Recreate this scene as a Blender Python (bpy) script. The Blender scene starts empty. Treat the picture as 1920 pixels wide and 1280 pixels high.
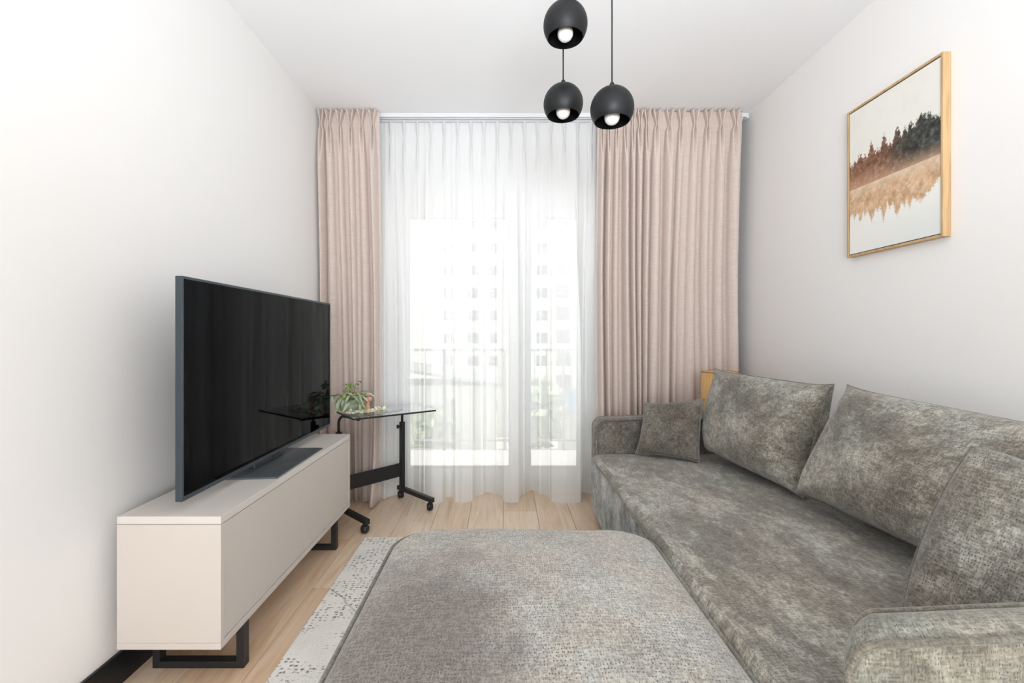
import bpy, bmesh, math, random
import numpy as np
from mathutils import Vector, Matrix

C = bpy.context.scene.collection
PI = math.pi
random.seed(7)
rng = np.random.default_rng(7)
F = 850.0                      # focal length in pixels of the 1920 wide frame
CAMH = 1.11


def lin(r, g, b):
    def f(c):
        c /= 255.0
        return c / 12.92 if c <= .04045 else ((c + .055) / 1.055) ** 2.4
    return (f(r), f(g), f(b), 1.0)


# ------------------------------------------------------------------ camera, world, lights, exposure
sc = bpy.context.scene
cam = bpy.data.cameras.new('camera')
cam.sensor_width = 36.0
cam.lens = 36.0 * F / 1920
cam.shift_x = 17 / 1920
cam.shift_y = -10 / 1920
cam.clip_start = 0.02
cam.clip_end = 400
co = bpy.data.objects.new('camera', cam)
co.location = (0, 0, CAMH)
co.rotation_euler = (PI / 2, 0, 0)
C.objects.link(co)
sc.camera = co

w = bpy.data.worlds.new('overcast_sky')
sc.world = w
w.use_nodes = True
bg = w.node_tree.nodes['Background']
bg.inputs['Color'].default_value = (0.90, 0.955, 1.0, 1)
bg.inputs['Strength'].default_value = 2.1

sun = bpy.data.lights.new('sun', 'SUN')
sun.energy = 14.0
sun.angle = math.radians(1.0)
sun.color = (1, .96, .9)
so = bpy.data.objects.new('sun', sun)
so.rotation_euler = Vector((.60, .10, -.79)).to_track_quat('-Z', 'Y').to_euler()
so.location = (6, 8, 12)
C.objects.link(so)


def area(name, loc, rot, sx, sy, energy, color=(1, 1, 1)):
    l = bpy.data.lights.new(name, 'AREA')
    l.shape = 'RECTANGLE'
    l.size, l.size_y = sx, sy
    l.energy = energy
    l.color = color
    o = bpy.data.objects.new(name, l)
    o.location = loc
    o.rotation_euler = rot
    C.objects.link(o)
    return o


def aim(o, d, spread=180):
    o.rotation_euler = Vector(d).to_track_quat('-Z', 'Y').to_euler()
    o.data.spread = math.radians(spread)


COOL = (.85, .925, 1)
aim(area('bounce_fill', (0.25, -1.2, 1.5), (0, 0, 0), 0.9, 0.7, 10, COOL), (0, .4, 1))  # added fill behind the camera, aimed up so the ceiling brightens the room
aim(area('ceiling_fill', (0.25, -0.5, 1.45), (0, 0, 0), 0.7, 0.5, 20, COOL), (0, .81, .59), 105)  # added fill for the forward ceiling and upper drapes, no fixture there
aim(area('room_fill', (0.2, -2.5, 0.9), (0, 0, 0), 2.4, 1.4, 76, COOL), (0, 1, .1))  # added broad fill from the rear of the room, stands for no real lamp

sc.view_settings.view_transform = 'Standard'
sc.view_settings.look = 'None'
sc.view_settings.gamma = 1
sc.view_settings.use_curve_mapping = False
sc.view_settings.exposure = 0.0
try:
    sc.cycles.use_denoising = True
    sc.cycles.max_bounces = 14
    sc.cycles.transparent_max_bounces = 24
    sc.cycles.diffuse_bounces = 6
except Exception:
    pass


# ------------------------------------------------------------------ node helpers
class NT:
    def __init__(s, name):
        s.m = bpy.data.materials.new(name)
        s.m.use_nodes = True
        s.t = s.m.node_tree
        s.b = s.t.nodes['Principled BSDF']
        s.out = s.t.nodes['Material Output']

    def n(s, kind, **kw):
        nd = s.t.nodes.new(kind)
        for k, v in kw.items():
            if k.startswith('i_'):
                nd.inputs[k[2:].replace('_', ' ')].default_value = v
            else:
                setattr(nd, k, v)
        return nd

    def l(s, a, b):
        s.t.links.new(a, b)

    def mapping(s, src, scale, loc=(0, 0, 0), rot=(0, 0, 0)):
        m = s.n('ShaderNodeMapping')
        m.inputs['Scale'].default_value = scale
        m.inputs['Location'].default_value = loc
        m.inputs['Rotation'].default_value = rot
        s.l(src, m.inputs['Vector'])
        return m.outputs['Vector']

    def noise(s, vec, scale, detail=3, rough=.55, dist=0):
        nd = s.n('ShaderNodeTexNoise')
        nd.inputs['Scale'].default_value = scale
        nd.inputs['Detail'].default_value = detail
        nd.inputs['Roughness'].default_value = rough
        nd.inputs['Distortion'].default_value = dist
        s.l(vec, nd.inputs['Vector'])
        return nd.outputs['Fac']

    def rng(s, v, a, b, c=0, d=1, smooth=True):
        nd = s.n('ShaderNodeMapRange')
        nd.interpolation_type = 'SMOOTHSTEP' if smooth else 'LINEAR'
        for k, x in zip(('From Min', 'From Max', 'To Min', 'To Max'), (a, b, c, d)):
            nd.inputs[k].default_value = x
        s.l(v, nd.inputs['Value'])
        return nd.outputs['Result']

    def math(s, op, a, b=None):
        nd = s.n('ShaderNodeMath', operation=op)
        for i, x in enumerate((a, b)):
            if x is None:
                continue
            if isinstance(x, (int, float)):
                nd.inputs[i].default_value = x
            else:
                s.l(x, nd.inputs[i])
        return nd.outputs[0]

    def mix(s, fac, a, b, blend='MIX'):
        nd = s.n('ShaderNodeMix', data_type='RGBA', blend_type=blend)
        for i, x in ((0, fac), (6, a), (7, b)):
            if isinstance(x, (int, float, tuple)):
                nd.inputs[i].default_value = x
            else:
                s.l(x, nd.inputs[i])
        return nd.outputs[2]

    def ramp(s, v, stops):
        nd = s.n('ShaderNodeValToRGB')
        e = nd.color_ramp.elements
        while len(e) < len(stops):
            e.new(.5)
        for el, (p, c) in zip(e, stops):
            el.position = p
            el.color = c
        s.l(v, nd.inputs['Fac'])
        return nd.outputs['Color']

    def bump(s, h, strength=.3, dist=.002):
        nd = s.n('ShaderNodeBump')
        nd.inputs['Strength'].default_value = strength
        nd.inputs['Distance'].default_value = dist
        s.l(h, nd.inputs['Height'])
        s.l(nd.outputs['Normal'], s.b.inputs['Normal'])

    def set(s, **kw):
        for k, v in kw.items():
            s.b.inputs[k.replace('_', ' ')].default_value = v
        return s


def plain(name, col, rough=.5, metal=0, spec=.5):
    t = NT(name)
    t.set(Base_Color=col, Roughness=rough, Metallic=metal)
    t.b.inputs['Specular IOR Level'].default_value = spec
    # a breath of unevenness in the gloss
    tc = t.n('ShaderNodeTexCoord')
    f = t.noise(tc.outputs['Object'], 9, 3)
    t.l(t.rng(f, .3, .7, max(0, rough - .05), min(1, rough + .05)), t.b.inputs['Roughness'])
    return t.m


def painted_wall(name, col):
    t = NT(name)
    tc = t.n('ShaderNodeTexCoord')
    t.set(Base_Color=col, Roughness=.75)
    t.b.inputs['Specular IOR Level'].default_value = .25
    f = t.noise(tc.outputs['Object'], 260, 3)
    t.bump(f, .05, .001)
    return t.m


def chenille(name, dark, mid, light, dots=.8, dotdark=.35, period=.0075, patch=5.0, seed=0.0, stretch=(1, 1, 1), contrast=1.0, grain=.35, spot=None):
    """woven chenille in metres of UV: slubby threads, small dark gaps of the weave, crushed patches"""
    t = NT(name)
    uv = t.n('ShaderNodeUVMap').outputs['UV']
    base = t.mapping(uv, (1, 1, 1), (seed, seed * .7, seed * .3))
    p1 = t.noise(t.mapping(base, stretch), patch, 5, .62, .4)
    p2 = t.noise(t.mapping(base, (stretch[0] * 1.0, stretch[1] * 1.0, 1), (3.3, 1.7, 0)), patch * 5.5, 4, .65, .3)
    p3 = t.noise(t.mapping(base, (stretch[0], stretch[1], 1), (7.3, 2.7, 0)), patch * 22, 3, .6, .2)
    pa = t.math('ADD', t.math('MULTIPLY', p1, .5), t.math('ADD', t.math('MULTIPLY', p2, .32), t.math('MULTIPLY', p3, .18)))
    lo, hi = .5 - .17 / contrast, .5 + .17 / contrast
    col = t.ramp(t.rng(pa, lo, hi, smooth=False), [(0, dark), (.45, mid), (1, light)])
    tint = t.noise(t.mapping(base, (1, 1, 1), (11, 5, 0)), 5.5, 3)
    col = t.mix(1, col, t.ramp(t.rng(tint, .38, .62), [(0, (1.0, .96, .93, 1)), (.5, (.985, .975, .945, 1)), (1, (.96, .975, .985, 1))]), 'MULTIPLY')
    if spot:                                   # pile brushed the other way over a broad area
        su, sv, sr1, sr2, scol = spot
        ds = t.n('ShaderNodeVectorMath', operation='DISTANCE')
        wob = t.noise(uv, 6, 3)
        mv = t.n('ShaderNodeMapping')
        mv.inputs['Scale'].default_value = (1, .62, 1)
        t.l(uv, mv.inputs['Vector'])
        t.l(mv.outputs[0], ds.inputs[0])
        ds.inputs[1].default_value = (su, sv * .62, 0)
        dd = t.math('ADD', ds.outputs['Value'], t.math('MULTIPLY', t.math('SUBTRACT', wob, .5), .30))
        col = t.mix(t.math('MULTIPLY', t.rng(dd, sr1 * .35, sr2 * .75, 1, 0), .8), col, scol)
    # threads: short slubs of warp and weft, each with its own shade
    def slub(lu, lv):
        vo = t.n('ShaderNodeTexVoronoi', feature='F1', voronoi_dimensions='2D')
        vo.inputs['Scale'].default_value = 1
        vo.inputs['Randomness'].default_value = .8
        t.l(t.mapping(base, (1 / lu, 1 / lv, 1)), vo.inputs['Vector'])
        sp = t.n('ShaderNodeSeparateColor')
        t.l(vo.outputs['Color'], sp.inputs[0])
        return sp.outputs[0]
    a = slub(.0105, .0030)
    b = slub(.0030, .0105)
    fine = t.noise(base, 900, 2)
    thr = t.math('ADD', t.math('MULTIPLY', t.math('ADD', a, b), .36), t.math('MULTIPLY', fine, .28))
    col = t.mix(grain, col, t.ramp(t.rng(thr, .25, .75, smooth=False), [(0, (.16, .16, .16, 1)), (1, (.95, .95, .95, 1))]), 'OVERLAY')
    # dark gaps of the weave
    v = t.n('ShaderNodeTexVoronoi', feature='F1', voronoi_dimensions='2D')
    v.inputs['Scale'].default_value = 1
    v.inputs['Randomness'].default_value = .6
    t.l(t.mapping(base, (1 / (period * .85), 1 / (period * 1.5), 1)), v.inputs['Vector'])
    d = t.rng(v.outputs['Distance'], .07, .30, 1, 0)
    cell = t.n('ShaderNodeSeparateColor')
    t.l(v.outputs['Color'], cell.inputs[0])
    rowv = t.noise(t.mapping(base, (9, 150, 1)), 1, 1)
    colv = t.noise(t.mapping(base, (150, 9, 1)), 1, 1)
    pm = t.noise(base, 7, 3)
    keep = t.math('MULTIPLY', t.rng(t.math('ADD', rowv, colv), .72, .98), t.rng(cell.outputs[1], .05, .5))
    dm = t.math('MULTIPLY', d, t.math('MULTIPLY', keep, t.rng(pm, .30, .54, .35, 1)))
    dm = t.math('MULTIPLY', dm, dots)
    col = t.mix(dm, col, tuple(c * dotdark for c in mid[:3]) + (1,))
    t.l(col, t.b.inputs['Base Color'])
    t.set(Roughness=.9)
    t.b.inputs['Specular IOR Level'].default_value = .15
    t.b.inputs['Sheen Weight'].default_value = .35
    t.b.inputs['Sheen Roughness'].default_value = .45
    h = t.math('SUBTRACT', thr, t.math('MULTIPLY', d, .5))
    t.bump(h, .5, .003)
    return t.m


def linen(name, c0, c1):
    t = NT(name)
    uv = t.n('ShaderNodeUVMap').outputs['UV']
    a = t.noise(t.mapping(uv, (14, 420, 1)), 1, 3, .6)
    b = t.noise(t.mapping(uv, (520, 10, 1)), 1, 3, .6)
    f = t.math('ADD', t.math('MULTIPLY', a, .6), t.math('MULTIPLY', b, .4))
    col = t.ramp(t.rng(f, .34, .66, smooth=False), [(0, c0), (1, c1)])
    t.l(col, t.b.inputs['Base Color'])
    t.set(Roughness=.9)
    t.b.inputs['Specular IOR Level'].default_value = .1
    t.b.inputs['Sheen Weight'].default_value = .15
    t.bump(f, .25, .001)
    tr = t.n('ShaderNodeBsdfTranslucent')
    t.l(col, tr.inputs['Color'])
    ms = t.n('ShaderNodeMixShader')
    ms.inputs[0].default_value = .12
    t.l(t.b.outputs[0], ms.inputs[1])
    t.l(tr.outputs[0], ms.inputs[2])
    t.l(ms.outputs[0], t.out.inputs['Surface'])
    return t.m


def voile(name):
    t = NT(name)
    uv = t.n('ShaderNodeUVMap').outputs['UV']
    a = t.noise(t.mapping(uv, (700, 6, 1)), 1, 2)
    tr = t.n('ShaderNodeBsdfTranslucent')
    tr.inputs['Color'].default_value = (.96, .96, .965, 1)
    df = t.n('ShaderNodeBsdfDiffuse')
    df.inputs['Color'].default_value = (.95, .95, .945, 1)
    m1 = t.n('ShaderNodeMixShader')
    m1.inputs[0].default_value = .22
    t.l(df.outputs[0], m1.inputs[1])
    t.l(tr.outputs[0], m1.inputs[2])
    tp = t.n('ShaderNodeBsdfTransparent')
    m2 = t.n('ShaderNodeMixShader')
    t.l(t.rng(a,   .3, .7, .12, .18), m2.inputs[0])
    t.l(m1.outputs[0], m2.inputs[1])
    t.l(tp.outputs[0], m2.inputs[2])
    t.l(m2.outputs[0], t.out.inputs['Surface'])
    t.t.nodes.remove(t.b)
    return t.m


def wood_floor(name):
    t = NT(name)
    tc = t.n('ShaderNodeTexCoord')
    oi = t.n('ShaderNodeObjectInfo')
    sh = t.n('ShaderNodeCombineXYZ')
    t.l(t.math('MULTIPLY', oi.outputs['Random'], 31.0), sh.inputs[0])
    t.l(t.math('MULTIPLY', oi.outputs['Random'], 57.0), sh.inputs[1])
    va = t.n('ShaderNodeVectorMath', operation='ADD')
    t.l(tc.outputs['Object'], va.inputs[0])
    t.l(sh.outputs[0], va.inputs[1])
    p = va.outputs[0]
    g = t.noise(t.mapping(p, (22, 1.6, 1)), 1, 6, .62, 1.4)
    f = t.noise(t.mapping(p, (170, 5, 1)), 1, 4, .6)
    k = t.noise(t.mapping(p, (5, 1.2, 1)), 1, 3, .5, .8)
    m = t.math('ADD', t.math('MULTIPLY', g, .5), t.math('ADD', t.math('MULTIPLY', f, .22), t.math('MULTIPLY', k, .28)))
    col = t.ramp(t.rng(m, .36, .64, smooth=False), [(0, lin(208, 177, 144)), (.45, lin(229, 205, 178)), (1, lin(243, 226, 206))])
    tone = t.ramp(oi.outputs['Random'], [(0, lin(243, 234, 226)), (.5, lin(251, 248, 245)), (1, lin(255, 255, 255))])
    col = t.mix(1, col, tone, 'MULTIPLY')
    t.l(col, t.b.inputs['Base Color'])
    t.set(Roughness=.30)
    t.b.inputs['Specular IOR Level'].default_value = .5
    t.bump(t.math('ADD', f, g), .12, .001)
    return t.m


def wood_light(name, c0, c1, axis=(60, 60, 4)):
    t = NT(name)
    tc = t.n('ShaderNodeTexCoord')
    f = t.noise(t.mapping(tc.outputs['Object'], axis), 1, 4, .6, .5)
    t.l(t.ramp(t.rng(f, .3, .7), [(0, c0), (1, c1)]), t.b.inputs['Base Color'])
    t.set(Roughness=.5)
    return t.m


def rug_mat(name):
    t = NT(name)
    uv = t.n('ShaderNodeUVMap').outputs['UV']
    big = t.noise(t.mapping(uv, (1.6, 4.2, 1), (1.3, .4, 0)), 1.6, 2, .5)
    mask = t.rng(big, .44, .52)
    v = t.n('ShaderNodeTexVoronoi', feature='F1', voronoi_dimensions='2D')
    v.inputs['Randomness'].default_value = .45
    v.inputs['Scale'].default_value = 1
    wob = t.n('ShaderNodeVectorMath', operation='ADD')
    wn = t.n('ShaderNodeTexNoise')
    wn.inputs['Scale'].default_value = 60
    t.l(uv, wn.inputs['Vector'])
    ws = t.n('ShaderNodeVectorMath', operation='SCALE')
    ws.inputs['Scale'].default_value = .9
    t.l(wn.outputs['Color'], ws.inputs[0])
    t.l(t.mapping(uv, (44, 62, 1)), wob.inputs[0])
    t.l(ws.outputs[0], wob.inputs[1])
    t.l(wob.outputs[0], v.inputs['Vector'])
    d = t.rng(v.outputs['Distance'], .12, .38, 1, 0)
    gap = t.rng(t.noise(t.mapping(uv, (30, 44, 1)), 1, 1), .40, .55)
    dots = t.math('MULTIPLY', d, t.math('MULTIPLY', mask, gap))
    fuzz = t.noise(uv, 240, 3, .7)
    fm = t.math('MULTIPLY', t.rng(fuzz, .46, .66), t.rng(t.noise(uv, 5, 3), .38, .6))
    # thin diagonal vein lines
    wv = t.n('ShaderNodeTexWave', wave_type='BANDS', bands_direction='DIAGONAL')
    wv.inputs['Scale'].default_value = 1.25
    wv.inputs['Distortion'].default_value = 5
    wv.inputs['Detail'].default_value = 3
    wv.inputs['Detail Scale'].default_value = 1.2
    t.l(uv, wv.inputs['Vector'])
    ln = t.math('MULTIPLY', t.rng(wv.outputs['Fac'], .9985, 1.0), t.rng(fuzz, .3, .55))
    base = t.mix(t.math('MULTIPLY', fm, .6), lin(233, 230, 223), lin(168, 164, 158))
    base = t.mix(t.math('MULTIPLY', ln, .7), base, lin(150, 146, 142))
    col = t.mix(t.math('MULTIPLY', dots, .9), base, lin(112, 108, 106))
    t.l(col, t.b.inputs['Base Color'])
    t.set(Roughness=.95)
    t.b.inputs['Specular IOR Level'].default_value = .1
    h = t.math('SUBTRACT', t.math('MULTIPLY', fuzz, .4), dots)
    t.bump(h, .6, .003)
    return t.m


def vcol_mat(name, rough=.6):
    t = NT(name)
    a = t.n('ShaderNodeVertexColor', layer_name='print')
    t.l(a.outputs['Color'], t.b.inputs['Base Color'])
    t.set(Roughness=rough)
    t.b.inputs['Specular IOR Level'].default_value = .2
    return t.m


def glass_mat(name, col=(1, 1, 1, 1), tint=.12):
    """thin pane: mostly clear, with a Fresnel reflection"""
    t = NT(name)
    tp = t.n('ShaderNodeBsdfTransparent')
    tp.inputs['Color'].default_value = col
    gl = t.n('ShaderNodeBsdfGlossy')
    gl.inputs['Roughness'].default_value = .01
    fr = t.n('ShaderNodeFresnel')
    fr.inputs['IOR'].default_value = 1.45
    m = t.n('ShaderNodeMixShader')
    t.l(fr.outputs[0], m.inputs[0])
    t.l(tp.outputs[0], m.inputs[1])
    t.l(gl.outputs[0], m.inputs[2])
    t.l(m.outputs[0], t.out.inputs['Surface'])
    t.t.nodes.remove(t.b)
    return t.m


def screen_glass(name):
    t = NT(name)
    t.set(Base_Color=(.0015, .0015, .002, 1), Roughness=.03, IOR=1.12)
    return t.m


def table_glass(name):
    t = NT(name)
    t.set(Base_Color=(.66, .69, .71, 1), Roughness=.05, Metallic=1)
    return t.m


M = dict(
    wall=painted_wall('pinkish_white_wall_paint', lin(241, 239, 237)),
    ceil=painted_wall('white_ceiling_paint', lin(243, 243, 244)),
    frame=plain('white_window_plastic', lin(240, 240, 240), .35),
    gasket=plain('grey_rubber_gasket', lin(120, 122, 124), .6),
    black=plain('matte_black_steel', lin(30, 32, 34), .45),
    blackboard=plain('black_skirting_lacquer', lin(17, 19, 22), .35),
    cab=plain('cashmere_lacquer', lin(206, 197, 188), .5, spec=.35),
    cabtop=plain('cashmere_lacquer_top', lin(213, 206, 199), .42, spec=.4),
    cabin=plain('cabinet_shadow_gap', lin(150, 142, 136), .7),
    tvbezel=plain('blue_grey_metal', lin(62, 71, 77), .4, .4),
    tvscreen=screen_glass('black_screen_glass'),
    footplate=plain('brushed_grey_plate', lin(98, 103, 106), .35, .35),
    tvback=plain('black_plastic', lin(20, 21, 22), .6),
    shade=plain('matte_black_lamp_metal', lin(15, 17, 19), .5, .0, .35),
    shadein=plain('black_lamp_inside', lin(14, 16, 16), .55),
    bulb=plain('opal_bulb_glass', lin(236, 232, 228), .25),
    cord=plain('black_cord', lin(24, 26, 26), .7),
    alu=plain('white_track_metal', lin(226, 226, 228), .4),
    drape=linen('blush_linen', lin(207, 189, 178), lin(231, 217, 208)),
    voile=voile('white_voile'),
    floor=wood_floor('light_oak_laminate'),
    subfloor=plain('floor_joint', lin(140, 112, 88), .8),
    rug=rug_mat('cream_patterned_rug'),
    rugside=plain('cream_rug_edge', lin(206, 202, 194), .9),
    oak=wood_light('oak_frame_wood', lin(186, 150, 106), lin(210, 177, 132)),
    veneer=wood_light('veneer_lampshade', lin(214, 164, 100), lin(234, 192, 132)),
    print_=vcol_mat('canvas_print'),
    canvas=plain('canvas_edge', lin(40, 38, 36), .8),
    pane=glass_mat('window_glass', (.97, .985, .98, 1)),
    smoke=table_glass('smoked_table_glass'),
    pot=plain('grey_green_ceramic', lin(168, 172, 158), .35),
    soil=plain('dark_soil', lin(50, 42, 34), .9),
    leaf=plain('fresh_green_leaf', lin(146, 168, 102), .45),
    leaf2=plain('pale_grey_green_leaf', lin(186, 198, 164), .5),
    leaf3=plain('bright_green_leaf', lin(112, 150, 48), .45),
    petal=plain('cream_petal', lin(236, 232, 206), .55),
    stem=plain('green_stem', lin(120, 132, 78), .6),
    wire=plain('grey_wire', lin(150, 146, 146), .5),
    candle=wood_light('pinkish_wood', lin(190, 138, 112), lin(214, 166, 140)),
    render_=plain('white_facade_render', lin(236, 234, 228), .9),
    farglass=plain('grey_far_window', lin(118, 124, 132), .3),
    farslab=plain('pale_concrete', lin(216, 215, 211), .8),
    roofgrey=plain('grey_sheet_roof', lin(150, 152, 156), .7),
    ground=plain('pale_paving', lin(212, 208, 196), .9),
    foliage=plain('tree_foliage', lin(176, 188, 158), .8),
    bark=plain('tree_bark', lin(110, 98, 86), .9),
    rail=plain('grey_balcony_rail', lin(165, 167, 168), .5),
    bluepaint=plain('pale_blue_panel', lin(150, 180, 206), .6),
)
SEAT = chenille('taupe_chenille', lin(86, 82, 74), lin(128, 123, 113), lin(198, 196, 186), .75, .35, .0062, 3.4, 0.0, (1.5, .8, 1), 1.0, .45)
CUSH = chenille('grey_green_chenille', lin(80, 76, 69), lin(123, 119, 110), lin(186, 184, 174), .85, .30, .0058, 3.2, 4.1, (1.0, 1.2, 1), 1.0, .45)
PILL = chenille('brown_grey_chenille', lin(80, 76, 69), lin(110, 105, 97), lin(150, 146, 137), .7, .32, .0062, 3.2, 8.3, (1, 1, 1), 1.0, .45)
OTTO = chenille('light_grey_chenille', lin(124, 119, 111), lin(168, 164, 156), lin(192, 189, 182), 1.0, .22, .0078, 1.5, 2.35, (1, 1, 1), .9, .42, spot=(-.26, -.16, .26, .46, lin(106, 98, 91)))
ARMF = chenille('olive_grey_chenille', lin(88, 86, 76), lin(132, 130, 119), lin(180, 179, 168), .8, .30, .0066, 3.0, 12.1, (1, 1, 1), 1.0, .45)
BASE = chenille('silver_grey_chenille', lin(84, 85, 83), lin(146, 147, 143), lin(198, 199, 195), .4, .4, .0066, 6.0, 5.5, (1, .7, 1), 1.5, .45)
PIPE = chenille('piping_chenille', lin(92, 89, 79), lin(122, 119, 108), lin(150, 148, 137), .2, .5, .0066, 5, 1.5, (1, 1, 1), 1.0, .4)


# ------------------------------------------------------------------ object helpers
def tag(o, label=None, cat=None, group=None, kind=None):
    if label:
        o['label'] = label
    if cat:
        o['category'] = cat
    if group:
        o['group'] = group
    if kind:
        o['kind'] = kind
    return o


def empty(name, loc, label, cat, group=None, rz=0):
    o = bpy.data.objects.new(name, None)
    o.empty_display_size = .05
    o.location = loc
    o.rotation_euler = (0, 0, rz)
    C.objects.link(o)
    return tag(o, label, cat, group)


def link(name, me, parent=None):
    """world-coordinate mesh under a parent that may sit elsewhere"""
    o = bpy.data.objects.new(name, me)
    C.objects.link(o)
    if parent is not None:
        o.parent = parent
        base = parent
        mat = Matrix.Identity(4)
        chain = []
        while base is not None:
            chain.append(base)
            base = base.parent
        for b in reversed(chain):
            if b.parent is not None:
                mat = mat @ b.matrix_parent_inverse
            mat = mat @ Matrix.Translation(b.location) @ b.rotation_euler.to_matrix().to_4x4()
        o.matrix_parent_inverse = mat.inverted()
    return o


class MB:
    """collects shapes in world coordinates and links them as ONE mesh object"""

    def __init__(s):
        s.bm = bmesh.new()
        s.uv = s.bm.loops.layers.uv.new('UVMap')

    def box(s, x0, x1, y0, y1, z0, z1, bev=0.0, seg=2, mat=None):
        r = bmesh.ops.create_cube(s.bm, size=1.0)
        vs = r['verts']
        for v in vs:
            v.co = Vector((x0 + (v.co.x + .5) * (x1 - x0), y0 + (v.co.y + .5) * (y1 - y0), z0 + (v.co.z + .5) * (z1 - z0)))
        if bev > 0:
            es = list({e for v in vs for e in v.link_edges})
            r2 = bmesh.ops.bevel(s.bm, geom=es, offset=bev, segments=seg, affect='EDGES', profile=.5)
            vs = list({v for f in r2['faces'] for v in f.verts} | {v for v in vs if v.is_valid})
        if mat is not None:
            for v in vs:
                v.co = mat @ v.co
        return s

    def tube(s, pts, r, n=10, closed=False, cap=True):
        pts = [Vector(p) for p in pts]
        m = len(pts)
        rs = r if isinstance(r, (list, tuple)) else [r] * m
        rings = []
        prev = None
        for i, p in enumerate(pts):
            if closed:
                t = pts[(i + 1) % m] - pts[i - 1]
            else:
                t = pts[min(i + 1, m - 1)] - pts[max(i - 1, 0)]
            t.normalize()
            if prev is None:
                a = Vector((0, 0, 1)) if abs(t.z) < .9 else Vector((1, 0, 0))
                u = t.cross(a).normalized()
            else:
                u = prev - t * prev.dot(t)
                if u.length < 1e-6:
                    u = t.orthogonal()
                u.normalize()
            prev = u
            v = t.cross(u)
            rings.append([s.bm.verts.new(p + (u * math.cos(2 * PI * k / n) + v * math.sin(2 * PI * k / n)) * rs[i]) for k in range(n)])
        L = 0
        rngs = range(m if closed else m - 1)
        for i in rngs:
            A, B = rings[i], rings[(i + 1) % m]
            dl = (pts[(i + 1) % m] - pts[i]).length
            for k in range(n):
                try:
                    f = s.bm.faces.new((A[k], A[(k + 1) % n], B[(k + 1) % n], B[k]))
                except ValueError:
                    continue
                f.smooth = True
                for lp, q in zip(f.loops, ((L, k), (L, k + 1), (L + dl, k + 1), (L + dl, k))):
                    lp[s.uv].uv = (q[0], q[1] * 2 * PI * rs[i] / n)
            L += dl
        if cap and not closed:
            s.bm.faces.new(list(reversed(rings[0])))
            s.bm.faces.new(rings[-1])
        return s

    def lathe(s, prof, n=32, loc=(0, 0, 0), mat=None, closed=False):
        rings = []
        loc = Vector(loc)
        for r, z in prof:
            if r < 1e-6:
                rings.append([s.bm.verts.new((mat @ Vector((0, 0, z)) if mat else Vector((0, 0, z))) + loc)])
            else:
                ring = []
                for k in range(n):
                    p = Vector((r * math.cos(2 * PI * k / n), r * math.sin(2 * PI * k / n), z))
                    ring.append(s.bm.verts.new((mat @ p if mat else p) + loc))
                rings.append(ring)
        for A, B in zip(rings[:-1], rings[1:]):
            for k in range(n):
                a = (A[k], A[(k + 1) % n]) if len(A) > 1 else (A[0],)
                b = (B[(k + 1) % n], B[k]) if len(B) > 1 else (B[0],)
                q = a + b
                if len(set(q)) >= 3:
                    f = s.bm.faces.new(q)
                    f.smooth = True
        return s

    def grid(s, P, UV=None, smooth=True):
        """P: array rows x cols x 3"""
        R, K = P.shape[:2]
        vs = [[s.bm.verts.new(P[i, j]) for j in range(K)] for i in range(R)]
        for i in range(R - 1):
            for j in range(K - 1):
                f = s.bm.faces.new((vs[i][j], vs[i][j + 1], vs[i + 1][j + 1], vs[i + 1][j]))
                f.smooth = smooth
                if UV is not None:
                    for lp, (a, b) in zip(f.loops, ((i, j), (i, j + 1), (i + 1, j + 1), (i + 1, j))):
                        lp[s.uv].uv = UV[a, b]
        return s

    def boxuv(s):
        for f in s.bm.faces:
            n = f.normal
            ax = max(range(3), key=lambda i: abs(n[i]))
            for lp in f.loops:
                c = lp.vert.co
                lp[s.uv].uv = ((c.y, c.z), (c.x, c.z), (c.x, c.y))[ax]
        return s

    def build(s, name, mat, parent=None, smooth=None, fixn=True):
        if fixn:
            bmesh.ops.recalc_face_normals(s.bm, faces=s.bm.faces[:])
        me = bpy.data.meshes.new(name)
        if smooth is not None:
            for f in s.bm.faces:
                f.smooth = smooth
        s.bm.to_mesh(me)
        s.bm.free()
        me.materials.append(M[mat] if isinstance(mat, str) else mat)
        return link(name, me, parent)


def rrect(hw, hd, r, n=8):
    """points of a rounded rectangle around the origin, counter-clockwise"""
    r = max(1e-4, min(r, hw - 1e-4, hd - 1e-4))
    pts = []
    for cx, cy, a0 in ((hw - r, hd - r, 0), (-hw + r, hd - r, 90), (-hw + r, -hd + r, 180), (hw - r, -hd + r, 270)):
        for k in range(n + 1):
            a = math.radians(a0 + 90 * k / n)
            pts.append((cx + r * math.cos(a), cy + r * math.sin(a)))
    # extra points along the straight sides
    out = []
    for i, p in enumerate(pts):
        q = pts[(i + 1) % len(pts)]
        out.append(p)
        d = math.hypot(q[0] - p[0], q[1] - p[1])
        m = int(d / .06)
        for k in range(1, m):
            t = k / m
            out.append((p[0] + (q[0] - p[0]) * t, p[1] + (q[1] - p[1]) * t))
    return out


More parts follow.
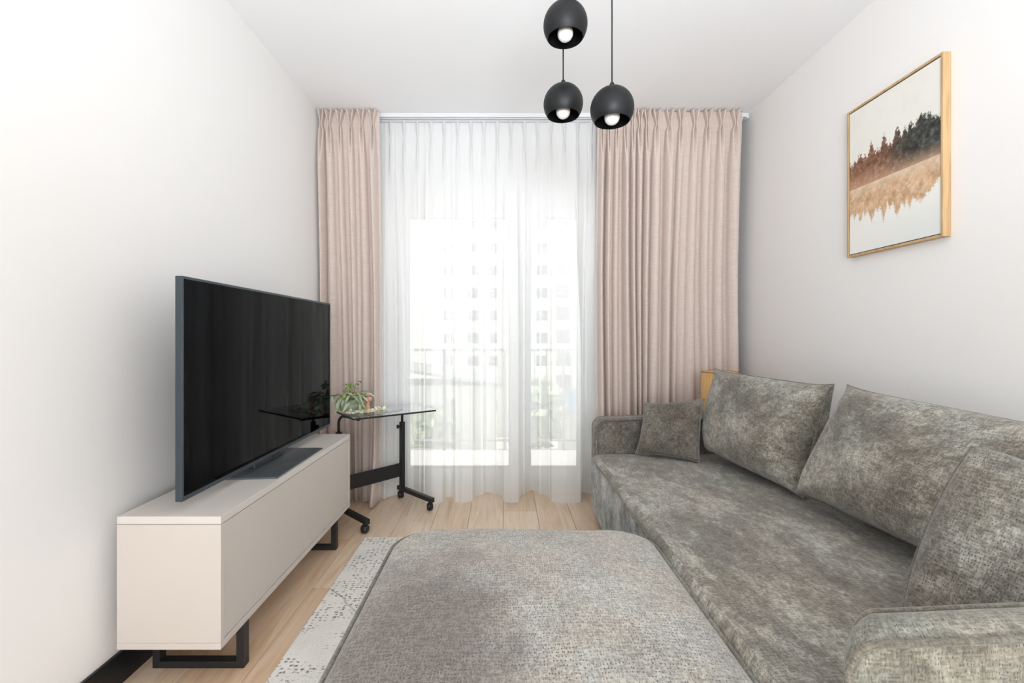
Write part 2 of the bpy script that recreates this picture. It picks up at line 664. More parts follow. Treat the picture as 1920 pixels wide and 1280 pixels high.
def padded(hw, hd, r, prof, frame, warp=None, capa=True, capb=True, n=8):
    """rings of a rounded rectangle: prof = [(inset, height, is_face)], frame maps (a, b, h) to the world.
    Rings keep the same number of points, so each is a scaled copy of the outline."""
    base = rrect(hw, hd, r, n)
    mb = MB()
    K = len(base)
    per = [0]
    for i in range(K):
        q = base[(i + 1) % K]
        per.append(per[-1] + math.hypot(q[0] - base[i][0], q[1] - base[i][1]))
    rings = []
    for ins, h, face in prof:
        sx, sy = (hw - ins) / hw, (hd - ins) / hd
        ring = []
        for a, b in base:
            p = [a * sx, b * sy, h]
            if warp:
                p = warp(*p)
            ring.append((mb.bm.verts.new(frame(*p)), p))
        rings.append(ring)
    walk = 0
    for i in range(len(rings) - 1):
        A, B = rings[i], rings[i + 1]
        st = math.hypot(prof[i][0] - prof[i + 1][0], prof[i][1] - prof[i + 1][1])
        face = prof[i][2] and prof[i + 1][2]
        for k in range(K):
            k2 = (k + 1) % K
            f = mb.bm.faces.new((A[k][0], A[k2][0], B[k2][0], B[k][0]))
            f.smooth = True
            if face:
                uvs = [(A[k][1][0], A[k][1][1]), (A[k2][1][0], A[k2][1][1]), (B[k2][1][0], B[k2][1][1]), (B[k][1][0], B[k][1][1])]
            else:
                uvs = [(per[k], walk), (per[k + 1], walk), (per[k + 1], walk + st), (per[k], walk + st)]
            for lp, u in zip(f.loops, uvs):
                lp[mb.uv].uv = u
        walk += st
    for ring, do in ((rings[0], capa), (rings[-1], capb)):
        if do:
            f = mb.bm.faces.new([v for v, p in ring])
            f.smooth = True
            for lp, (v, p) in zip(f.loops, ring):
                lp[mb.uv].uv = (p[0], p[1])
    return mb, rings


def crown_prof(t0, t1, edge, crown, steps=9, hmax=.4):
    """face rings from the edge to the centre with a crown on top of height t1"""
    out = []
    for k in range(steps + 1):
        s = k / steps
        out.append((edge + s * hmax, t1 + crown * (1 - (1 - s) ** 2.2), True))
    return out


def px(p, d):                  # pixel column -> x at depth d, a measuring aid used while building
    return (p - 943) * d / F


# ------------------------------------------------------------------ the room shell
XL, XR, YB, YF, H = -1.228, 1.65, 3.36, -2.7, 2.602
fl = MB().box(XL - .1, XR + .1, YF - .1, YB + .3, -.08, -.012).build('floor', 'subfloor')
tag(fl, kind='structure')
# planks, each a piece of the floor
plank_meshes = {}
PW, PL = .2105, 1.29


def plank_mesh(wd, ln):
    key = (round(wd, 4), round(ln, 4))
    if key not in plank_meshes:
        b = MB().box(-wd / 2 + .0007, wd / 2 - .0007, -ln / 2 + .0007, ln / 2 - .0007, -.012, 0, .0012, 1)
        o = b.build('plank', 'floor')
        me = o.data
        bpy.data.objects.remove(o)
        plank_meshes[key] = me
    return plank_meshes[key]


x = XL
edges = [XL] + [k * PW + .003 for k in range(-5, 8)] + [XR]
edges = sorted(e for e in edges if XL <= e <= XR)
for i in range(len(edges) - 1):
    a, b = edges[i], edges[i + 1]
    if b - a < .01:
        continue
    off = [.42, .02, .83, .25, .66, 1.08][i % 6]
    cuts = [YF] + [YF + off + k * PL for k in range(0, 6)] + [YB + .2]
    cuts = [c for c in cuts if YF <= c <= YB + .2]
    cuts = sorted(set(cuts))
    for c0, c1 in zip(cuts[:-1], cuts[1:]):
        if c1 - c0 < .03:
            continue
        o = link('plank', plank_mesh(b - a, c1 - c0), fl)
        o.location = ((a + b) / 2, (c0 + c1) / 2, 0)

tag(MB().box(XL - .12, XL, YF - .1, YB + .3, -.08, H + .1).build('wall_left', 'wall'), kind='structure')
tag(MB().box(XR, XR + .12, YF - .1, YB + .3, -.08, H + .1).build('wall_right', 'wall'), kind='structure')
tag(MB().box(XL, XR, YF - .12, YF, -.08, H + .1).build('wall_front', 'wall'), kind='structure')
tag(MB().box(XL, XR, YF, YB + .3, H, H + .12).build('ceiling', 'ceil'), kind='structure')
# back wall with the balcony-door opening
OX0, OX1, OZ1 = -.86, .70, 2.07
bw = MB()
bw.box(XL, OX0, YB, YB + .3, -.08, H)
bw.box(OX1, XR, YB, YB + .3, -.08, H)
bw.box(OX0, OX1, YB, YB + .3, OZ1, H)
tag(bw.build('wall_back', 'wall'), kind='structure')
# skirting
tag(MB().box(XL, XL + .012, YF, YB, 0, .105, .003, 2).build('baseboard_left', 'blackboard'), kind='structure')
tag(MB().box(XR - .012, XR, YF, YB, 0, .105, .003, 2).build('baseboard_right', 'blackboard'), kind='structure')
bb = MB()
bb.box(XL + .012, OX0, YB - .012, YB, 0, .105, .003, 2)
bb.box(OX1, XR - .012, YB - .012, YB, 0, .105, .003, 2)
tag(bb.build('baseboard_back', 'blackboard'), kind='structure')

# balcony door / window: outer frame, two leaves, panes
WY = 3.42
win = MB()
for a in ((OX0, OX0 + .05, 0.0, OZ1), (OX1 - .05, OX1, 0.0, OZ1), (.10, .155, 0.04, OZ1 - .045)):
    win.box(a[0], a[1], WY, WY + .07, a[2], a[3], .004)
win.box(OX0 + .05, OX1 - .05, WY, WY + .07, OZ1 - .045, OZ1, .004)
win.box(OX0 + .05, OX1 - .05, WY, WY + .07, 0.0, .04, .004)
window = tag(win.build('window_1', 'frame'), kind='structure')
GZ0, GZ1 = .125, 1.995


def leaf(x0, x1, gx0, gx1):
    m = MB()
    m.box(x0, gx0, WY - .018, WY + .05, .045, OZ1 - .04, .006)
    m.box(gx1, x1, WY - .018, WY + .05, .045, OZ1 - .04, .006)
    m.box(gx0, gx1, WY - .018, WY + .05, GZ1, OZ1 - .04, .006)
    m.box(gx0, gx1, WY - .018, WY + .05, .045, GZ0, .006)
    s = m.build('window_sash', 'frame', window)
    g = MB()
    t = .006
    g.box(gx0, gx0 + t, WY - .021, WY - .012, GZ0, GZ1)
    g.box(gx1 - t, gx1, WY - .021, WY - .012, GZ0, GZ1)
    g.box(gx0, gx1, WY - .021, WY - .012, GZ1 - t, GZ1)
    g.box(gx0, gx1, WY - .021, WY - .012, GZ0, GZ0 + t)
    g.build('gasket', 'gasket', s)
    MB().box(gx0, gx1, WY + .012, WY + .018, GZ0, GZ1).build('pane', 'pane', s)


leaf(OX0 + .04, .108, px(768, WY), px(955, WY))
leaf(.147, OX1 - .04, px(994, WY), px(1082, WY))
h = MB()
h.box(.058, .082, WY - .035, WY - .018, .98, 1.10, .004)
h.tube([(.07, WY - .03, 1.06), (.07, WY - .06, 1.06), (.07, WY - .064, 1.02), (.07, WY - .064, .93)], .008, 8)
h.build('window_handle', 'alu', window)
tag(MB().box(OX0, OX1, YB - .01, WY, -.012, .022, .003).build('trim_1', 'farslab'), kind='structure')

# ------------------------------------------------------------------ outside: balcony, buildings, trees
BY1 = 4.66
bal = MB().box(-3.2, 3.4, YB + .3, BY1 + .06, -.25, -.06).build('balcony_slab', 'farslab')
tag(bal, 'pale concrete balcony slab outside the glazed door', 'balcony')
rail = empty('balcony_railing', (0, BY1, -.06), 'thin grey metal balcony railing with vertical bars outside the window', 'railing')
MB().box(-3.1, 3.3, BY1 - .02, BY1 + .02, .955, .985, .004).build('top_rail', 'rail', rail)
MB().box(-3.1, 3.3, BY1 - .012, BY1 + .012, .03, .05, .003).build('bottom_rail', 'rail', rail)
bar = MB().box(-.005, .005, -.005, .005, 0, .91).build('baluster', 'rail', rail)
bar.location = (-1.8, BY1, .047)
post = MB().box(-.016, .016, -.016, .016, 0, 1.015, .003).build('post', 'rail', rail)
post.location = (-2.1, BY1, -.06)
for k in range(1, 30):
    xx = -1.8 + k * .125
    o = bar.copy()
    C.objects.link(o)
    o.location = (xx, BY1, .047)
for xx in (-.6, .02, .62, 1.9):
    o = post.copy()
    C.objects.link(o)
    o.location = (xx, BY1, -.06)

GZ = -11.0
tag(MB().box(-70, 70, 8, 120, GZ - .3, GZ).build('courtyard_ground', 'ground'), 'pale paved courtyard ground far below the balcony', 'ground')

# apartment block straight across
FY = 55.0
bld = empty('apartment_building', (6, FY, GZ), 'long white apartment block with rows of grey windows seen through the voile', 'building')


def facade(parent, x0, x1, y, z0, z1, holes, depth, wallmat):
    """front wall with real window recesses"""
    xs = sorted({x0, x1} | {h[0] for h in holes} | {h[1] for h in holes})
    zs = sorted({z0, z1} | {h[2] for h in holes} | {h[3] for h in holes})
    m = MB()
    for i in range(len(xs) - 1):
        for j in range(len(zs) - 1):
            cx, cz = (xs[i] + xs[i + 1]) / 2, (zs[j] + zs[j + 1]) / 2
            if any(h[0] < cx < h[1] and h[2] < cz < h[3] for h in holes):
                continue
            m.box(xs[i], xs[i + 1], y, y + depth, zs[j], zs[j + 1])
    m.box(x0, x1, y + depth, y + 9, z0, z1)
    return m.build('wall', wallmat, parent)


holes = []
cols = [(-6.6, 1.0), (-3.65, 1.45), (-1.2, 1.05), (1.6, 1.2), (4.7, 1.35), (7.3, 1.7), (10.2, 1.3), (13, 1.4), (16, 1.4)]
for r in range(-3, 7):
    zb = 1.11 + (630 - 473.5) * FY / F - (4 - r) * 2.75 + 0.0
    for cx, wd in cols:
        holes.append((cx - wd / 2, cx + wd / 2, zb, zb + 1.25 if cx != 7.3 else zb + 1.7))
facade(bld, -7.4, 30, FY, GZ, 24, holes, .35, 'render_')
wm = {}
for (a, b, c, d) in holes:
    key = (round(b - a, 3), round(d - c, 3))
    if key not in wm:
        o = MB().box(-(b - a) / 2, (b - a) / 2, -.04, .04, 0, d - c).build('window', 'farglass')
        wm[key] = o.data
        bpy.data.objects.remove(o)
    o = link('window', wm[key], bld)
    o.location = ((a + b) / 2, FY + .3, c)
for r in range(-3, 7):
    zb = 1.11 + (630 - 473.5) * FY / F - (4 - r) * 2.75
    for cx, wd in ((-3.65, 2.3), (7.3, 2.6)):
        m = MB()
        m.box(cx - wd / 2, cx + wd / 2, FY - 1.1, FY, zb - .95, zb - .75)
        m.box(cx - wd / 2, cx + wd / 2, FY - 1.1, FY - 1.0, zb - .75, zb - .1)
        m.build('balcony', 'farslab', bld)
MB().box(-7.6, 30.2, FY - .2, FY + 9.2, 24, 24.5).build('roof', 'roofgrey', bld)

b2 = empty('side_building', (-16, 60, GZ), 'pale blank end wall of a building beyond, left of the block', 'building')
facade(b2, -30, -7.9, 64, GZ, 27, [], .3, 'render_')
MB().box(-30.2, -7.8, 63.8, 73.2, 27, 27.4).build('roof', 'roofgrey', b2)

gar = empty('garage_row', (-3, 36, GZ), 'low garage building with a sloping grey roof in the courtyard', 'building')
MB().box(-12, -.6, 34, 40, GZ, -2.6).build('wall', 'farslab', gar)
rm = Matrix.Translation((-6.0, 36.5, -1.55)) @ Matrix.Rotation(math.radians(9), 4, 'Y')
MB().box(-6.8, 6.0, -3.6, 3.6, -.12, .12, mat=rm).build('roof', 'roofgrey', gar)
MB().box(-4.4, -3.6, 33.95, 34.05, GZ + 2.5, -3.6).build('window', 'farglass', gar)

kiosk = empty('blue_panel_hut', (3.2, 24, GZ), 'small hut with a pale blue panel beside the tree in the courtyard', 'hut')
MB().box(2.9, 4.6, 24, 26, GZ, -3.0).build('wall', 'farslab', kiosk)
MB().box(2.95, 4.0, 23.93, 24.0, -2.95, -1.7).build('sign_panel', 'bluepaint', kiosk)
MB().box(2.8, 4.7, 23.9, 26.1, -3.05, -2.95).build('roof', 'candle', kiosk)


def tree(x, y, z0, ztop, r, label):
    t = empty('leafy_tree', (x, y, z0), label, 'tree', 'courtyard trees')
    MB().tube([(x, y, z0), (x + .05, y, z0 + (ztop - z0) * .5), (x, y, ztop - r * .6)], [.16, .12, .05], 7).build('trunk', 'bark', t)
    m = MB()
    for k in range(420):
        v = Vector(rng.normal(size=3)).normalized() * (r * rng.random() ** .4)
        v.z *= 1.25
        c = Vector((x, y, ztop - r)) + v
        s = .22 + .18 * rng.random()
        a = Vector(rng.normal(size=3)).normalized() * s
        b = a.orthogonal().normalized() * s * .6
        vs = [m.bm.verts.new(c + q) for q in (-a, b, a, -b)]
        m.bm.faces.new(vs)
    o = m.build('foliage', 'foliage', t, fixn=False)
    tag(o, kind='stuff')


tree(1.55, 20, GZ, -1.0, 1.25, 'small leafy green tree before the right window pane, left of the hut')
tree(-4.2, 27, GZ, -3.4, 1.6, 'rounded leafy shrub-like tree low down in the left part of the big window pane')

# ------------------------------------------------------------------ curtain track, drapes, voile
DY = 3.005                     # drape plane
tr = empty('curtain_track', (.2, 3.06, H), 'white double curtain track along the ceiling above the window', 'curtain rail')
m = MB()
for y0 in (3.03, 3.095):
    m.box(XL + .004, 1.632, y0, y0 + .012, H - .026, H, .002)
    m.box(XL + .004, 1.632, y0 + .026, y0 + .038, H - .026, H, .002)
    m.box(XL + .004, 1.632, y0 + .012, y0 + .026, H - .008, H)
m.build('rail', 'alu', tr)
for y0, ex in ((3.049, .0), (3.114, -.02)):
    MB().box(1.628 + ex, 1.644 + ex, y0 - .022, y0 + .022, H - .034, H - .001, .003).build('end_cap', 'alu', tr)
for xx in (1.585, 1.56):
    MB().box(xx, xx + .018, 3.028, 3.052, H - .055, H - .027, .002).build('glider', 'alu', tr)


def smooth(t):
    t = np.clip(t, 0, 1)
    return t * t * (3 - 2 * t)


def drape(name, pleats, x0, x1, ztop, zbot, label, seed, flare=None, lean=0.0):
    """triple pinch-pleated linen: at each pleat the cloth is gathered below the header and falls in a fold"""
    r = np.random.default_rng(seed)
    Hh = ztop - zbot
    zs = np.concatenate([np.linspace(0, .16, 15), np.linspace(.19, Hh, 46)])   # distance below the top
    n = len(pleats)
    mids = [x0] + [(a + b) / 2 for a, b in zip(pleats[:-1], pleats[1:])] + [x1]
    core = np.linspace(-1, 1, 25)
    amp_i = r.choice([.4, .6, .9, 1.3, 1.7], n)
    wid_i = r.choice([.8, 1.2, 1.7, 2.2], n)
    ph = r.random(8) * 6.28
    rows, uvs = [], []
    for d in zs:
        t = d / Hh
        k_top = 1 - smooth(np.array(d / .095)) if d < .095 else 0.0
        k_low = float(smooth(np.array((d - .095) / .28))) if d > .095 else 0.0
        k_w = .45 * float(smooth(np.array((d - .092) / .05))) + .55 * k_low if d > .092 else 0.0
        X, Y, U = [], [], []
        for i, c in enumerate(pleats):
            a, b = mids[i], mids[i + 1]
            pitch = b - a
            wc = .0055 + min(.019, .3 * pitch) * float(k_top) + k_w * min(.17 * pitch * wid_i[i] + .004, .036)
            wc = min(wc, .4 * pitch)
            am = (.034 + .010 * float(k_top)) * (1 - .75 * k_low) + .046 * k_low * amp_i[i] ** .7
            # flat part to the left
            fl_ = np.linspace(a, c - wc, 8)[:-1]
            flr = np.linspace(c + wc, b, 8)[1:]
            sag = .010 * (1 - k_low) + .006
            yl = sag * np.sin(np.linspace(0, 1, 8)[:-1] * PI / 2 + PI / 2) * 0 + .008 * k_low * np.cos(np.linspace(0, 1, 8)[:-1] * PI / 2)
            yr = .008 * k_low * np.sin(np.linspace(0, 1, 8)[1:] * PI / 2)
            one = np.cos(core * PI / 2) ** .55
            three = .10 * (1 - core ** 2) + .90 * np.abs(np.sin((core + 1) / 2 * 2 * PI)) ** 1.6
            f = three * (1 - k_low) + one * k_low
            # a crossed fin at the header
            skew = .35 * wc * (1 - k_low)
            xs = c + wc * core + skew * np.sin(core * PI)
            e_ = len(flr) if i == n - 1 else -1        # neighbours share the point between them
            X += list(fl_) + list(xs) + list(flr[:e_])
            Y += list(yl) + list(-am * f) + list(yr[:e_])
        X, Y = np.array(X), np.array(Y)
        # slow drift of the folds on their way down
        mid = (x0 + x1) / 2
        drift = .026 * np.sin(X * 9 + ph[0] + t * 1.6) + .014 * np.sin(X * 27 + ph[1] - t * 2)
        env = np.clip(np.minimum((X - x0), (x1 - X)) / .05, 0, 1)
        X2 = X + drift * t * env + lean * t * smooth((X - x0) / (x1 - x0))
        Y2 = Y + .055 * smooth(np.array(t / .5)) + t * (.014 * np.sin(X * 15 + ph[2]) + .008 * np.sin(X * 37 + ph[3] + t * 3))
        if flare is not None:
            fx, fw, fy, fxs = flare
            g = np.exp(-((X - fx) / fw) ** 2) * max(0, (t - .86) / .14) ** 1.3
            Y2 = Y2 - fy * g
            X2 = X2 + fxs * g
        rows.append(np.stack([X2, DY + Y2, np.full_like(X2, ztop - d) + (0.004 * np.sin(X * 60) if d == 0 else 0)], 1))
        uvs.append(np.stack([np.cumsum(np.hypot(np.diff(X, prepend=X[0]), np.diff(Y, prepend=Y[0]))), np.full_like(X2, d)], 1))
    P, UV = np.array(rows), np.array(uvs)
    UV[:, :, 0] = UV[-1, :, 0][None]
    o = MB().grid(P, UV).build(name, 'drape', fixn=False)
    md = o.modifiers.new('cloth', 'SOLIDIFY')
    md.thickness = .0025
    tag(o, label, 'curtain', 'blush linen drapes')
    return o


dl = [px(p, DY) for p in (605, 619, 639, 659, 679, 700)]
drape('linen_drape', dl, px(599, DY), px(712, DY), H - .003, .008,
      'narrow blush linen drape hanging left of the window behind the television', 3, flare=(px(697, DY), .045, .075, .004))
dr = [px(p, DY) for p in (1128, 1141, 1156, 1171, 1185, 1198, 1211, 1229, 1253, 1275, 1301, 1325, 1350, 1376)]
drape('linen_drape', dr, px(1120, DY), px(1391, DY), H - .003, .008,
      'wide blush linen drape hanging right of the window behind the sofa', 5, lean=.0)


def voile_curtain():
    x0, x1 = -.90, 1.60
    ztop, zbot = H - .028, .006
    K = 900
    X = np.linspace(x0, x1, K)
    zs = np.concatenate([np.linspace(0, .14, 10), np.linspace(.17, ztop - zbot, 52)])
    # depth of the hem in the room, measured along the floor
    kp = np.array([(600, 3.16), (705, 3.07), (722, 3.08), (736, 3.14), (750, 3.215), (770, 3.23), (790, 3.14), (806, 3.04), (815, 3.01), (828, 3.02), (834, 3.10),
                   (848, 3.13), (858, 3.04), (870, 3.01), (880, 3.03), (893, 3.12), (912, 3.21), (930, 3.17), (943, 3.11), (947, 3.02), (958, 3.0),
                   (968, 3.02), (974, 3.12), (998, 3.26), (1022, 3.15), (1033, 3.09), (1038, 3.02), (1055, 3.0), (1075, 3.01), (1081, 3.10), (1097, 3.22),
                   (1112, 3.16), (1128, 3.10), (1200, 3.2), (1300, 3.12), (1400, 3.2), (1500, 3.14)])
    kx = np.array([px(a, 3.12) for a, _ in kp])
    hem = np.interp(X, kx, kp[:, 1])
    ker = np.hanning(9)
    ker /= ker.sum()
    hem = np.convolve(np.pad(hem, 4, mode='edge'), ker, 'valid')
    r = np.random.default_rng(11)
    pl = np.arange(x0 + .04, x1, .0915)
    lobes = np.array([px(p, 3.06) for p in (708, 812, 870, 957, 1055)])
    cn = lobes[np.argmin(np.abs(X[:, None] - lobes[None]), 1)]
    narrow = np.zeros(K)
    for p in (722, 741, 758, 783, 798, 832, 848, 860, 884, 905, 931, 985, 1013, 1029, 1083, 1101, 1118):
        narrow += r.uniform(.5, 1.2) * np.exp(-((X - px(p, 3.1)) / r.uniform(.005, .011)) ** 2)
    rows, uvs = [], []
    r2 = [(r.uniform(30, 90), r.uniform(0, 6.28), r.uniform(.4, 1)) for _ in range(7)]
    small = sum(a * np.sin(f * X + p) for f, p, a in r2) / 4
    for d in zs:
        t = d / (ztop - zbot)
        kl = float(smooth(np.array((d - .12) / 1.6)))
        kh = 1 - float(smooth(np.array((d - .10) / .4)))
        wdt = .004 + .010 * max(0, 1 - d / .1) + (.014 * max(0, d - .1) / .3 if d > .1 else 0)
        dist = np.min(np.abs(X[:, None] - pl[None]), 1)
        pleat = np.exp(-(dist / wdt) ** 2)
        Y = 3.115 + (hem - 3.115) * kl - .022 * pleat * kh
        Y = Y + .006 * small * smooth(np.array(d / .5)) * (1 - .3 * t)
        front = np.clip((3.11 - hem) / .09, 0, 1) * kl
        X2 = X + front * .45 * (X - cn)
        Y = Y - (.016 * kl + .006) * narrow
        rows.append(np.stack([X2, Y, np.full(K, ztop - d)], 1))
        uvs.append(np.stack([X, np.full(K, d)], 1))
    o = MB().grid(np.array(rows), np.array(uvs)).build('voile_curtain', 'voile', fixn=False)
    tag(o, 'sheer white voile curtain hanging in soft folds across the window', 'curtain')


voile_curtain()

# ------------------------------------------------------------------ rug
rg = tag(MB().box(-.755, 1.2, .1, 2.48, .0005, .012, .004, 2).boxuv().build('patterned_rug', 'rug'),
         'cream rug with grey dotted pattern lying under the ottoman', 'rug')

# ------------------------------------------------------------------ TV cabinet
cb = empty('media_cabinet', (-1.02, 1.97, 0), 'low cashmere beige media cabinet on black loop legs under the television', 'cabinet')
X0, X1, Y0, Y1, Z0, Z1 = -1.18, -.862, 1.385, 2.556, .152, .559
MB().box(X0, X1, Y0, Y1, Z1 - .024, Z1, .0015).build('top_panel', 'cabtop', cb)
MB().box(X0, X1, Y0, Y0 + .02, Z0 + .0205, Z1 - .0253, .001).build('side_panel', 'cab', cb)
MB().box(X0, X1, Y1 - .02, Y1, Z0 + .0205, Z1 - .0253, .001).build('side_panel', 'cab', cb)
MB().box(X0, X1, Y0, Y1, Z0, Z0 + .02, .001).build('bottom_panel', 'cab', cb)
MB().box(X0, X0 + .012, Y0 + .02, Y1 - .02, Z0 + .02, Z1 - .025).build('back_panel', 'cab', cb)
MB().box(X0 + .02, X1 - .024, Y0 + .02, Y1 - .02, Z0 + .02, Z1 - .025).build('inner_body', 'cabin', cb)
ym = 1.967
g = .0028
for a, b in ((Y0 + .02 + g, ym - g / 2), (ym + g / 2, Y1 - .02 - g)):
    MB().box(X1 - .022, X1 - .003, a, b, Z0 + .02 + g, Z1 - .0245 - g, .0012).build('door', 'cab', cb)
for yy in (1.515, 2.35):
    m = MB()
    m.box(-1.172, -1.148, yy, yy + .032, 0, Z0, .0015)
    m.box(-.892, -.866, yy, yy + .032, 0, Z0, .0015)
    m.box(-1.148, -.892, yy, yy + .032, 0, .022, .0015)
    m.build('leg', 'black', cb)

# ------------------------------------------------------------------ television
tv = empty('television', (-1.0, 2.0, Z1), 'large flat black television on a metal foot on the beige cabinet', 'television')
TX, T0, T1, TZ0, TZ1 = -.992, 1.402, 2.607, .597, 1.297
m = MB()
bz = .0085
m.box(TX - .022, TX, T0, T0 + bz, TZ0, TZ1, .001)
m.box(TX - .022, TX, T1 - bz, T1, TZ0, TZ1, .001)
m.box(TX - .022, TX, T0 + bz, T1 - bz, TZ1 - bz, TZ1, .001)
m.box(TX - .0215, TX + .0005, T0 + bz, T1 - bz, TZ0, TZ0 + .014, .001)
m.build('bezel', 'tvbezel', tv)
MB().box(TX - .012, TX - .002, T0 + bz, T1 - bz, TZ0 + .014, TZ1 - bz).build('screen', 'tvscreen', tv)
m = MB()
m.box(TX - .0205, TX - .012, T0 + bz, T1 - bz, TZ0 + .014, TZ1 - bz)
m.box(TX - .055, TX - .02, T0 + .22, T1 - .22, TZ0 + .03, TZ0 + .42, .012)
m.build('back_cover', 'tvback', tv)
m = MB()
m.box(TX - .055, TX - .024, 1.86, 2.10, Z1 + .003, TZ0 + .12, .006)
m.build('neck', 'tvbezel', tv)
m = MB()
bmv = [(-1.075, 1.735), (-.872, 1.752), (-.880, 2.215), (-1.075, 2.215)]
lo = [m.bm.verts.new((a, b, Z1 + .0004)) for a, b in bmv]
hi = [m.bm.verts.new((a, b, Z1 + .0065)) for a, b in bmv]
m.bm.faces.new(list(reversed(lo)))
m.bm.faces.new(hi)
for k in range(4):
    m.bm.faces.new((lo[k], lo[(k + 1) % 4], hi[(k + 1) % 4], hi[k]))
m.build('foot_plate', 'footplate', tv)
MB().box(TX - .004, TX + .004, 1.955, 2.015, TZ0 - .008, TZ0 + .001, .002).build('sensor_bar', 'tvback', tv)

# ------------------------------------------------------------------ rolling laptop table
A = Vector((-.703, 3.115, 0))
B = Vector((-.466, 2.894, 0))
Cc = Vector((-.823, 2.600, 0))
fd = (B - A).normalized()                      # direction of the feet, towards the room
sd = (Cc - B)
sd = (sd - fd * sd.dot(fd))
L = sd.length
sd.normalize()
tb = empty('rolling_table', (-.76, 2.86, 0), 'black rolling laptop table with a dark glass top between cabinet and voile', 'table')


def obox(mb, o, ax, ay, a0, a1, b0, b1, z0, z1, bev=.002):
    mt = Matrix(((ax.x, ay.x, 0, o.x), (ax.y, ay.y, 0, o.y), (0, 0, 1, 0), (0, 0, 0, 1)))
    mb.box(a0, a1, b0, b1, z0, z1, bev, 2, mat=mt)
    return mb


FL = (B - A).length
TZ = .640
for k, off in enumerate((0.0, L)):
    o0 = A + sd * off
    ft = obox(MB(), o0, fd, sd, -.025, FL + .03, -.014, .014, .055, .083).build('foot', 'black', tb)
    for q in (.0, FL):
        c = o0 + fd * q
        cs = MB()
        cs.tube([(c.x, c.y, .056), (c.x, c.y, .045)], .006, 8)
        rot = random.uniform(-.5, .5) + (.6 if k == 0 else .2)
        ax = Vector((math.cos(rot), math.sin(rot), 0))
        rm_ = Matrix.Rotation(rot, 4, 'Z') @ Matrix.Rotation(PI / 2, 4, 'Y')
        cs.lathe([(0, -.019), (.017, -.019), (.0225, -.014), (.0240, -.004), (.0235, -.0015), (.019, -.0012), (.019, .0012), (.0235, .0015), (.0240, .004), (.0225, .014), (.017, .019), (0, .019)],
                 20, (c.x, c.y, .0243), mat=rm_)
        cs.box(c.x - .010, c.x + .010, c.y - .010, c.y + .010, .044, .056, .002)
        cs.build('caster', 'black', tb)
    po = obox(MB(), o0, fd, sd, .003, .033, -.014, .014, .083, .525).build('post', 'black', tb)
    c = o0 + fd * .018
    MB().tube([(c.x, c.y, .50), (c.x, c.y, .575)] + [tuple(c + fd * (.075 * (1 - math.cos(a))) + Vector((0, 0, .575 + .055 * math.sin(a)))) for a in np.linspace(.2, PI / 2, 7)]
              + [tuple(c + fd * .24 + Vector((0, 0, .631)))], .0085, 10).build('upper_tube', 'black', po)
    kd = -sd if k == 0 else sd
    kk = o0 + fd * .018
    kn = MB()
    kdir = Vector((-1, -.15, 0)).normalized()
    kn.tube([tuple(kk + Vector((0, 0, .492)) + kdir * .008), tuple(kk + Vector((0, 0, .492)) + kdir * .024)], .006, 8)
    kn.tube([tuple(kk + Vector((0, 0, .492)) + kdir * .022), tuple(kk + Vector((0, 0, .492)) + kdir * .036)], .014, 6)
    kn.build('knob', 'black', po)
obox(MB(), A, fd, sd, .010, .024, .011, L - .011, .155, .245).build('crossbar', 'black', tb)
P2 = Vector((-.849, 2.576, 0))
P3 = Vector((-.4224, 2.895, 0))
ex = (P3 - P2)
LX = ex.length
ex.normalize()
ey = Vector((-ex.y, ex.x, 0))
gt = MB()
rr = rrect(LX / 2, .172, .012, 4)
ctr = P2 + ex * LX / 2 + ey * .172
vs0, vs1 = [], []
for a, b in rr:
    p = ctr + ex * a + ey * b
    vs0.append(gt.bm.verts.new((p.x, p.y, TZ - .009)))
    vs1.append(gt.bm.verts.new((p.x, p.y, TZ)))
gt.bm.faces.new(list(reversed(vs0)))
gt.bm.faces.new(vs1)
for k in range(len(rr)):
    q = (k + 1) % len(rr)
    gt.bm.faces.new((vs0[k], vs0[q], vs1[q], vs1[k]))
gtop = gt.build('glass_top', 'black', tb)
gs = MB()
gs.bm.faces.new([gs.bm.verts.new(ctr + ex * a * .992 + ey * b * .985 + Vector((0, 0, TZ + .0006))) for a, b in rr])
gs.build('mirror_surface', 'smoke', gtop)

# ------------------------------------------------------------------ plant, garland and candlestick on the table


def leaf_mesh(length, width, curl, mat, seg=5):
    m = MB()
    rows = []
    for i in range(seg + 1):
        s = i / seg
        wd = width / 2 * (math.sin(PI * min(1, s * .98 + .02)) ** .8)
        wd = max(wd, .0006)
        z = -curl * length * s * s
        xx = length * s * (1 - .15 * curl * s)
        rows.append([(xx, -wd, z + .18 * wd), (xx, 0, z), (xx, wd, z + .18 * wd)])
    m.grid(np.array(rows))
    o = m.build('leaf', mat, fixn=False)
    me = o.data
    bpy.data.objects.remove(o)
    return me


